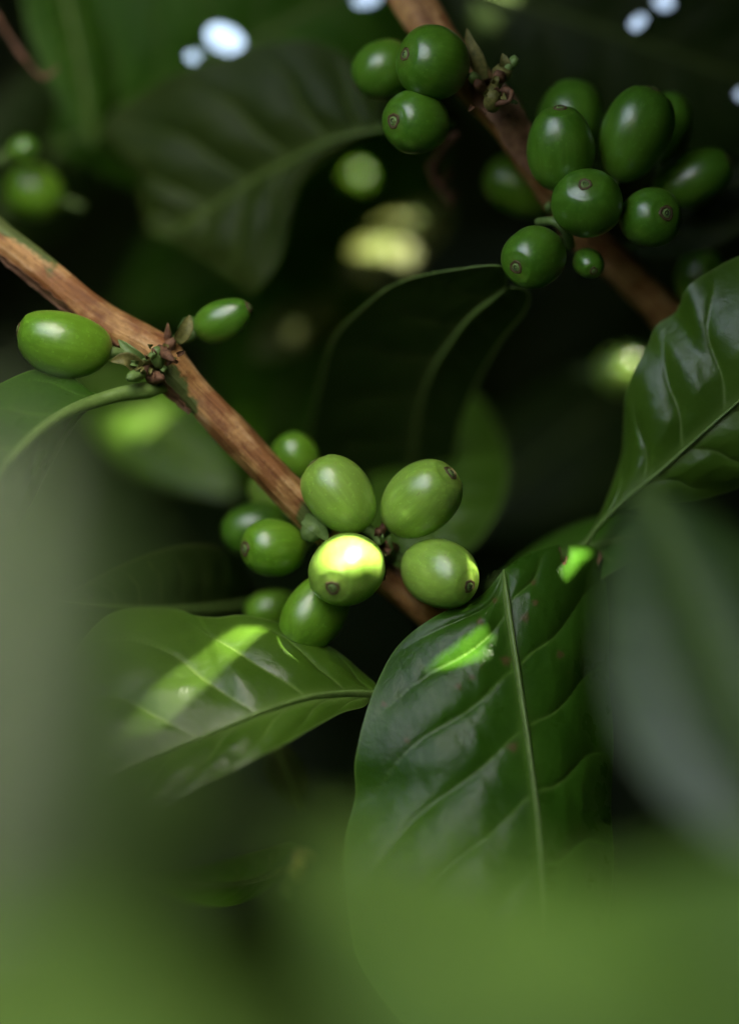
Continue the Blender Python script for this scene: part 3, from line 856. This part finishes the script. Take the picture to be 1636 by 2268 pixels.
build_leaf('coffee_leaf', 'large dull brown green leaf with strong ridges hanging at upper left',
    lp([(842, 286, .528), (740, 310, .530), (650, 352, .533), (560, 400, .536), (480, 452, .538), (400, 500, .540), (330, 520, .542)]),
    lp([(842, 286, .528), (835, 190, .531), (775, 130, .532), (690, 92, .533), (590, 98, .535), (500, 125, .537), (400, 160, .540), (300, 215, .544), (225, 290, .547), (262, 350, .546), (305, 392, .545), (312, 450, .544), (330, 520, .542)]),
    lp([(842, 286, .528), (800, 312, .530), (725, 350, .531), (668, 405, .531), (640, 480, .531), (620, 570, .532), (560, 645, .534), (500, 612, .537), (440, 572, .539), (370, 535, .541), (330, 520, .542)]),
    M_LEAFD, nt=220, nv=44, nvein=6.5, slope=0.16, quilt=.0016, bulge=.04, wav=.0004, seed=41, rib_r=.0006, rib=M_RIB,
    petiole=[P(900, 300, .522), P(870, 288, .525), P(842, 286, .528)])
build_leaf('coffee_leaf', 'leaf with arching pale green midrib growing left from the branch joint',
    lp([(375, 862, .500), (330, 866, .498), (270, 873, .496), (210, 888, .494), (150, 912, .490), (90, 950, .486), (40, 998, .482), (0, 1045, .478), (-60, 1140, .470), (-120, 1260, .46)]),
    lp([(375, 862, .500), (330, 861, .499), (230, 880, .4985), (190, 862, .497), (150, 825, .497), (80, 818, .497), (0, 850, .494), (-80, 900, .49), (-150, 1000, .482), (-180, 1130, .472), (-120, 1260, .46)]),
    lp([(375, 862, .500), (330, 871, .498), (270, 879, .497), (215, 896, .497), (170, 930, .50), (140, 980, .503), (100, 1050, .503), (60, 1130, .498), (0, 1200, .488), (-120, 1260, .46)]),
    M_LEAF, nt=180, nv=30, nvein=7, quilt=.0006, bulge=.05, seed=51, rib_r=.0015, rib_flat=1.0)

# ---- leaves behind, out of focus
GB = 'blurred leaves in the shade behind the branches'
def bl(label, b, t, wd, mat=M_LEAFH, roll=0, sag=.05, curl=.15, **kw):
    kw.setdefault('nt', 90); kw.setdefault('nv', 16)
    return gleaf('coffee_leaf', label, P(*b), P(*t), wd * K * b[2], roll, sag, curl, mat, group=GB, **kw)
bl('mid green blurred leaf with pointed corner just right of the central cluster', (930, 1290, .530), (1010, 830, .565), 330, M_LEAFB, roll=.3, seed=61)
bl('dark green blurred leaf low behind the middle of the tan branch', (760, 560, .60), (560, 1130, .63), 420, M_LEAFH, roll=-.2, seed=62)
bl('green blurred leaf below the branch joint at left', (180, 800, .60), (520, 1100, .57), 260, M_LEAFB, roll=.3, seed=63)
bl('dark green leaf showing between the ridged leaf and the tan branch', (980, 330, .60), (250, 700, .63), 460, M_LEAFH, roll=-.1, seed=76)
bl('large dark leaf in the background right of the near black leaf', (760, 1000, .68), (1500, 560, .66), 520, M_LEAFO, roll=0, seed=77)
bl('dark leaf pointing down in the upper left corner', (100, -160, .56), (205, 330, .55), 200, M_LEAFH, roll=.5, seed=64)
bl('shaded leaf crossing the upper left corner behind the twig', (-100, 560, .60), (330, 60, .62), 330, M_LEAFO, roll=-.4, seed=65)
bl('yellow green sunlit leaf glowing out of focus in the upper centre', (990, 440, .592), (745, 640, .580), 165, M_LEAFY, roll=-.6, seed=66)
bl('small yellow green leaf glowing out of focus right of the pointed cherry', (760, 660, .592), (560, 790, .585), 130, M_LEAFY, roll=-.5, seed=67)
bl('long dark leaf in the deep shade of the right background', (1020, 1180, .60), (1480, 800, .62), 330, M_LEAFO, roll=.4, seed=68)
bl('dark leaf in the shade under the bright right leaf', (1080, 1300, .53), (1500, 1180, .50), 240, M_LEAFH, roll=.9, seed=69)
bl('dull leaf lying behind the left side of the central cluster', (560, 1330, .530), (130, 1330, .50), 300, M_LEAFO, roll=.6, seed=70)
bl('dark leaf bent down in the lower middle below the striped leaf', (600, 1640, .52), (670, 1800, .52), 90, M_LEAFO, roll=.2, seed=71)
bl('grey green blurred leaf leading to the tiny cherry painted as a glint', (650, 1890, .535), (330, 1960, .45), 130, M_LEAFH, roll=.7, seed=72)
bl('dark shaded leaf at the right edge behind the long cherry', (1380, 560, .525), (1800, 330, .52), 200, M_LEAFO, roll=.5, seed=73)
hole = lambda x, y, a, b, q=0, n=14: [(x + a * math.cos(2 * math.pi * i / n) * math.cos(q) - b * math.sin(2 * math.pi * i / n) * math.sin(q),
                                       y + a * math.cos(2 * math.pi * i / n) * math.sin(q) + b * math.sin(2 * math.pi * i / n) * math.cos(q)) for i in range(n)]
SKYH = [(497, 86, 40, 24, .45), (432, 122, 13, 10, 0), (812, -2, 26, 13, -.2), (1416, 46, 16, 10, -.8), (1466, 8, 17, 12, .5), (1642, 210, 11, 11, 0)]
gx_, gy_, _ = to_cam(P(855, 550, .584) + SUN * .063)
GAPK = (float(gx_), float(gy_) - 12, 100, 78, 0)  # off-view hole added so sun reaches the glowing leaf
bl('dark green leaf at the top left pierced by gaps of bright sky', (120, 330, .562), (1020, -160, .562), 620, M_LEAFH, roll=0, seed=74, holes=[hole(*h) for h in SKYH[:3]], nt=300, nv=70)
bl('dark leaf across the top right corner with small holes showing sky', (880, -90, .562), (1900, 260, .562), 620, M_LEAFO, roll=0, seed=75, holes=[hole(*h) for h in SKYH[3:]] + [hole(*GAPK)], nt=300, nv=70)
tw, tf = tube(crom([P(-20, 20, .53), P(15, 70, .53), P(45, 118, .53), P(85, 165, .53), P(105, 170, .528), P(130, 148, .528)], 24), np.linspace(.0005, .0003, 25) * (1 + .35 * np.sin(np.linspace(0, 17, 25))), 8)
twig = tag(mesh_obj('twig', tw, tf, M_FLAKE), 'thin bare twig with a pale dry tip at the upper left', 'twig')

# ---- leaves close to the lens
GN = 'large blurred leaves close to the lens'
def nl(label, b, t, wd, mat=M_LEAFN, roll=0, sag=.03, curl=.1, **kw):
    kw.setdefault('nt', 70); kw.setdefault('nv', 14)
    return gleaf('coffee_leaf', label, P(*b), P(*t), wd * K * b[2], roll, sag, curl, mat, group=GN, **kw)
nl('huge grey green out of focus leaf filling the lower left edge', (-300, 2550, .25), (30, 880, .275), 1150, mat=M_LEAFS, seed=81)
nl('huge green out of focus leaf along the bottom left', (-500, 2300, .245), (760, 2500, .245), 760, roll=.45, seed=82)
nl('huge pale green out of focus leaf across the bottom right', (1750, 2700, .27), (640, 1830, .31), 760, roll=-.5, seed=83)
nl('out of focus green leaf entering low from the right edge', (2250, 2250, .29), (1080, 2060, .32), 620, roll=-.35, seed=86)
nl('out of focus leaf with a pale blue sheen near the right edge', (1800, 1950, .37), (1420, 1060, .42), 560, mat=M_LEAFS, roll=-.2, seed=84)
nl('faint grey out of focus leaf in the lower left centre', (60, 2050, .29), (560, 1720, .33), 380, mat=M_LEAFS, roll=-.3, seed=85)

# ------------------------------------------------------------------ foliage all round: unseen leaves added to shape light, and the dark behind
# sun flecks: (px, py, depth, radius m) let through gaps cut in the added leaves above
near_fl = []      # polygons (px, py, depth) whose sunlight passes the near shade leaves
bpy.context.view_layer.update()
DG = bpy.context.evaluated_depsgraph_get()
def surf(px, py, d):
    """where the sight line through a photo pixel meets the leaf or cherry near depth d"""
    a, b = P(px, py, .445), P(px, py, .56)
    hit, loc, *_ = sc.ray_cast(DG, Vector(a), Vector(b - a).normalized(), distance=float(np.linalg.norm(b - a)))
    return np.array(loc) if hit and abs(to_cam(np.array(loc))[2] - d) < .025 else P(px, py, d)
def patch(pts): near_fl.append(np.array([surf(*p) for p in pts]))
patch([(697, 1243, .489), (728, 1202, .491), (770, 1188, .493), (815, 1203, .492), (846, 1236, .494), (838, 1258, .489), (790, 1260, .487), (735, 1280, .487), (705, 1268, .487)])
patch([(1030, 1222, .493), (1056, 1240, .49), (1067, 1275, .492), (1058, 1280, .492), (1044, 1248, .489)])
patch([(530, 1385, .508), (600, 1390, .508), (480, 1500, .498), (350, 1622, .484), (262, 1640, .484), (320, 1545, .489), (410, 1470, .496)])
patch([(940, 1483, .495), (1070, 1392, .494), (1092, 1412, .494), (1088, 1432, .494), (1055, 1436, .494), (1085, 1446, .493), (1078, 1462, .493), (1010, 1480, .494)])
patch([(1262, 1216, .502), (1316, 1222, .503), (1290, 1240, .502), (1252, 1285, .500), (1240, 1268, .500), (1260, 1240, .502)])
patch([(772, 1382, .500), (767, 1402, .50), (748, 1430, .500), (734, 1424, .500), (750, 1398, .50)])
patch([(870, 1292, .505), (888, 1292, .504), (900, 1315, .504), (885, 1320, .503)])
far_fl = [(P(862, 540, .584), .0060), (P(655, 728, .586), .0012), (P(1385, 815, .565), .0022), (P(790, 400, .598), .0025),
          (P(305, 930, .585), .005), (P(1165, 1060, .56), .004), 
          ]

uS = np.cross(SUN, (0, 1, 0)); uS /= np.linalg.norm(uS)
vS = np.cross(SUN, uS)
def sun2d(Wp):
    q = np.asarray(Wp) - S0
    return q @ uS, q @ vS, q @ SUN

def template(nt, nv):
    t = np.linspace(0, 1, nt + 1)
    v = np.linspace(-1, 1, 2 * nv + 1)
    Tt, Vv = np.meshgrid(t, v, indexing='ij')
    wd = np.maximum(wshape(Tt), 0.0) * 0.5
    return Tt, Vv * wd, Vv, grid_faces(nt + 1, 2 * nv + 1)
TCO, TFI = template(8, 2), template(44, 10)

class Mass:
    def __init__(s): s.V, s.F, s.E, s.n = [], [], [], 0
    def add(s, c, ax, nrm, ln, wd, fine=False, fold=.15, droop=.12, kill=None):
        Tt, Xx, Vv, F = TFI if fine else TCO
        ax = ax / np.linalg.norm(ax)
        sd = np.cross(ax, nrm); sd /= np.linalg.norm(sd); nn = np.cross(sd, ax)
        X = (np.asarray(c)[None, None] + (Tt - .5)[..., None] * ln * ax + (Xx * wd)[..., None] * sd
             - ((np.abs(Xx) * wd * fold) + droop * ln * (Tt - .5) ** 2)[..., None] * nn)
        X = X.reshape(-1, 3)
        if kill is not None:
            F = F[~kill(X[F].mean(1))]
        F = F[~kill_open(X[F].mean(1), math.radians(19))]
        ve = np.maximum(np.exp(-(np.abs(Vv) / .06) ** 2), 0).ravel() * .8
        s.V.append(X); s.F.append(F + s.n); s.E.append(ve); s.n += len(X)
    def build(s, name, mat, label, cat):
        o = mesh_obj(name, np.vstack(s.V), np.vstack(s.F), mat, attrs={'vein': np.concatenate(s.E)})
        return tag(o, label, cat, kind='stuff')

veil_fl = [(P(980, 2020, .285), .022, .55), (P(1600, 2130, .285), .016, .36), (P(200, 2250, .245), .018, .30)]  # laced gaps cut to brighten the near leaves with partial sun
NEARC = [sun2d(p) for p in near_fl]
NEARF = [1, .8, .6, 1, 1, .8, .8]      # how open the added high leaves are cut over each fleck
def kill_far(C):
    """cut where the flecks' light and the sky gaps' sight lines pass"""
    a, b, h = sun2d(C)
    k = np.zeros(len(C), bool)
    hsh = np.modf(np.sin(np.floor(a / .004) * 12.9898 + np.floor(b / .004) * 78.233) * 43758.5453)[0] % 1.0
    best = np.full(len(C), 9.0)
    for (pa, pb, ph), f in zip(NEARC, NEARF):
        q = np.hypot(a - pa.mean(), b - pb.mean()) - 0.5 * max(np.ptp(pa), np.ptp(pb))
        m_ = (q < .003 + .0055 * h) & (h > 0.05) & (q < best)
        k[m_] = ((hsh < f) | (h < 1.5))[m_]
        best[m_] = q[m_]
    for T_, r_ in far_fl:
        ta, tb, th = sun2d(T_)
        k |= (np.hypot(a - ta, b - tb) < r_ + .0026 * (h - th)) & (h > th + .02)
    hs2 = np.modf(np.sin(np.floor(a / .003) * 39.34 + np.floor(b / .003) * 11.135) * 23421.6)[0] % 1.0
    for T_, r_, f in veil_fl:
        ta, tb, th = sun2d(T_)
        k |= (np.hypot(a - ta, b - tb) < r_) & (h > th + .02) & (hs2 < f)
    x, y, d = to_cam(C)
    for (hx, hy, ra, rb, q) in SKYH:
        sp = (max(ra, rb) * K * d + .45 * APER / 2 * np.abs(d - FOC) / FOC) / (K * np.maximum(d, .01))
        k |= (d > .6) & (np.hypot(x - hx, y - hy) < sp + 6)
    return k
def kill_open(C, cone):
    q = C - S0
    return (q @ OPEN_DIR) / np.linalg.norm(q, axis=1) > math.cos(cone)

OPEN_CONE = math.radians(25)  # opening cut in the added foliage so sky highlights the cherries
back, over = Mass(), Mass()
def near_any(c, rad):
    a, b, h = sun2d(c)
    for (pa, pb, ph) in NEARC:
        if math.hypot(a - pa.mean(), b - pb.mean()) < rad + .03 + .006 * h and h > 0: return True
    for T_, r_ in far_fl:
        ta, tb, th = sun2d(T_)
        if math.hypot(a - ta, b - tb) < rad + r_ + .006 * (h - th) and h > th: return True
    for T_, r_, f in veil_fl:
        ta, tb, th = sun2d(T_)
        if math.hypot(a - ta, b - tb) < rad + r_ and h > th: return True
    x, y, d = to_cam(c)
    if d > .6:
        for hh in SKYH:
            if math.hypot(x - hh[0], y - hh[1]) * K * d < rad + .03 + APER: return True
    return False

def put(c, nrm, ln, wd, r, cone=None):
    x, y, d = to_cam(c)
    rad = ln * .55
    infr = False
    if d > 0:
        hw, hh = 818 * K * d, 1134 * K * d
        cx, cy = abs(x - 818) * K * d, abs(y - 1134) * K * d
        bl_ = APER / 2 * abs(d - FOC) / FOC
        infr = cx < hw + rad + bl_ and cy < hh + rad + bl_
        if infr and d < .86: return
    q = c - S0
    rq = np.linalg.norm(q)
    if (q @ OPEN_DIR) / rq > math.cos(cone or (OPEN_CONE if rq < .48 else OPEN_CONE + .14)): return
    ax = np.cross(nrm, r.normal(0, 1, 3)); ax /= np.linalg.norm(ax)
    nr = nrm + r.normal(0, .28, 3)
    fine = near_any(c, rad)
    (back if infr else over).add(c, ax, nr, ln, wd, fine, .15 + .1 * r.random(), .1 * r.random(), kill_far if fine else None)

def shell(n, r0, r1, seed):
    r = np.random.default_rng(seed)
    for i in range(n):
        z = 1 - 2 * (i + .5) / n
        f = i * 2.399963 + seed
        D = np.array([math.cos(f) * math.sqrt(1 - z * z), math.sin(f) * math.sqrt(1 - z * z), z])
        D += r.normal(0, .03, 3); D /= np.linalg.norm(D)
        put(S0 + D * r.uniform(r0, r1), D, r.uniform(.12, .17), r.uniform(.055, .075), r)
# far behind, the shrub closes into a dark wall
r = np.random.default_rng(77)
for lay in range(5):
    dd = 1.05 + .09 * lay
    for i in range(-5, 6):
        for j in range(-10, 11):
            c = P(818 + i * .09 / (K * dd), 1134 + j * .045 / (K * dd), dd) + r.normal(0, .012, 3)
            put(c, -CAMF + r.normal(0, .25, 3), .16, .075, r)
# unseen baffle of big leaves added high up to block the sun
for lay in range(4):
    for i in range(-8, 9):
        for j in range(-16, 17):
            c = S0 + uS * (i * .13 + r.normal(0, .02)) + vS * (j * .065 + r.normal(0, .012)) + SUN * (2.2 + .1 * lay)
            if math.hypot(i * .13, j * .065) > .95: continue
            put(c, SUN + r.normal(0, .1, 3), .26, .12, r, .33)
shell(420, .29, .36, 4)
shell(500, .36, .46, 5)
shell(900, .50, .62, 1)
shell(1200, .62, .78, 2)
shell(1500, .78, .95, 3)
# extra unseen leaves added sunward to stop stray sun
r = np.random.default_rng(5)
for lay in range(3):
    for i in range(-12, 13):
        for j in range(-20, 21):
            c = S0 + uS * (i * .07 + r.normal(0, .01)) + vS * (j * .038 + r.normal(0, .006)) + SUN * (.98 + .08 * lay + r.uniform(-.03, .03))
            if math.hypot(i * .07, j * .038) > .75: continue
            put(c, SUN + r.normal(0, .1, 3), .13, .062, r)
over.build('light_shaping_foliage', M_LEAFM, 'unseen leaves added above and around the branches to block and shape light', 'foliage')
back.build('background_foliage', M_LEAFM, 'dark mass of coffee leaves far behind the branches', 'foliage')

# unseen leaves added just above the branches, holes cut to shape the sharp flecks
nearm = Mass()
def kill_near(C):
    a, b, h = sun2d(C)
    k = np.zeros(len(C), bool)
    for (pa, pb, ph) in NEARC:
        k |= in_poly(a, b, list(zip(pa, pb)))
    hs2 = np.modf(np.sin(np.floor(a / .003) * 39.34 + np.floor(b / .003) * 11.135) * 23421.6)[0] % 1.0
    for T_, r_, f in veil_fl:
        ta, tb, th = sun2d(T_)
        k |= (np.hypot(a - ta, b - tb) < r_) & (h > th + .02) & (hs2 < f)
    for T_, r_ in far_fl:
        ta, tb, th = sun2d(T_)
        k |= (np.hypot(a - ta, b - tb) < r_) & (h > th + .02)
    return k
TFI = template(260, 60)
r = np.random.default_rng(15)
for i, j, hh in [(i, j, .165) for i in range(-3, 4) for j in range(-6, 7)] + [(i, j, .25) for i in range(-4, 5) for j in range(-8, 9)]:
        c = S0 + uS * (i * .042) + vS * (j * .02 + .006 * (i % 2)) + SUN * (hh + .006 * ((i + j) % 2))
        x, y, d = to_cam(c)
        if d > 0 and abs(x - 818) * K * d < 818 * K * d + .045 and abs(y - 1134) * K * d < 1134 * K * d + .022: continue
        if (c - S0) @ OPEN_DIR / np.linalg.norm(c - S0) > math.cos(math.radians(23)): continue
        nearm.add(c, uS + r.normal(0, .06, 3), SUN + r.normal(0, .05, 3), .085, .042, True, .05, .02, kill_near)
nearm.build('fleck_gobo_leaves', M_LEAFM, 'unseen leaves added above the branches, cut to shape the sun flecks', 'foliage')
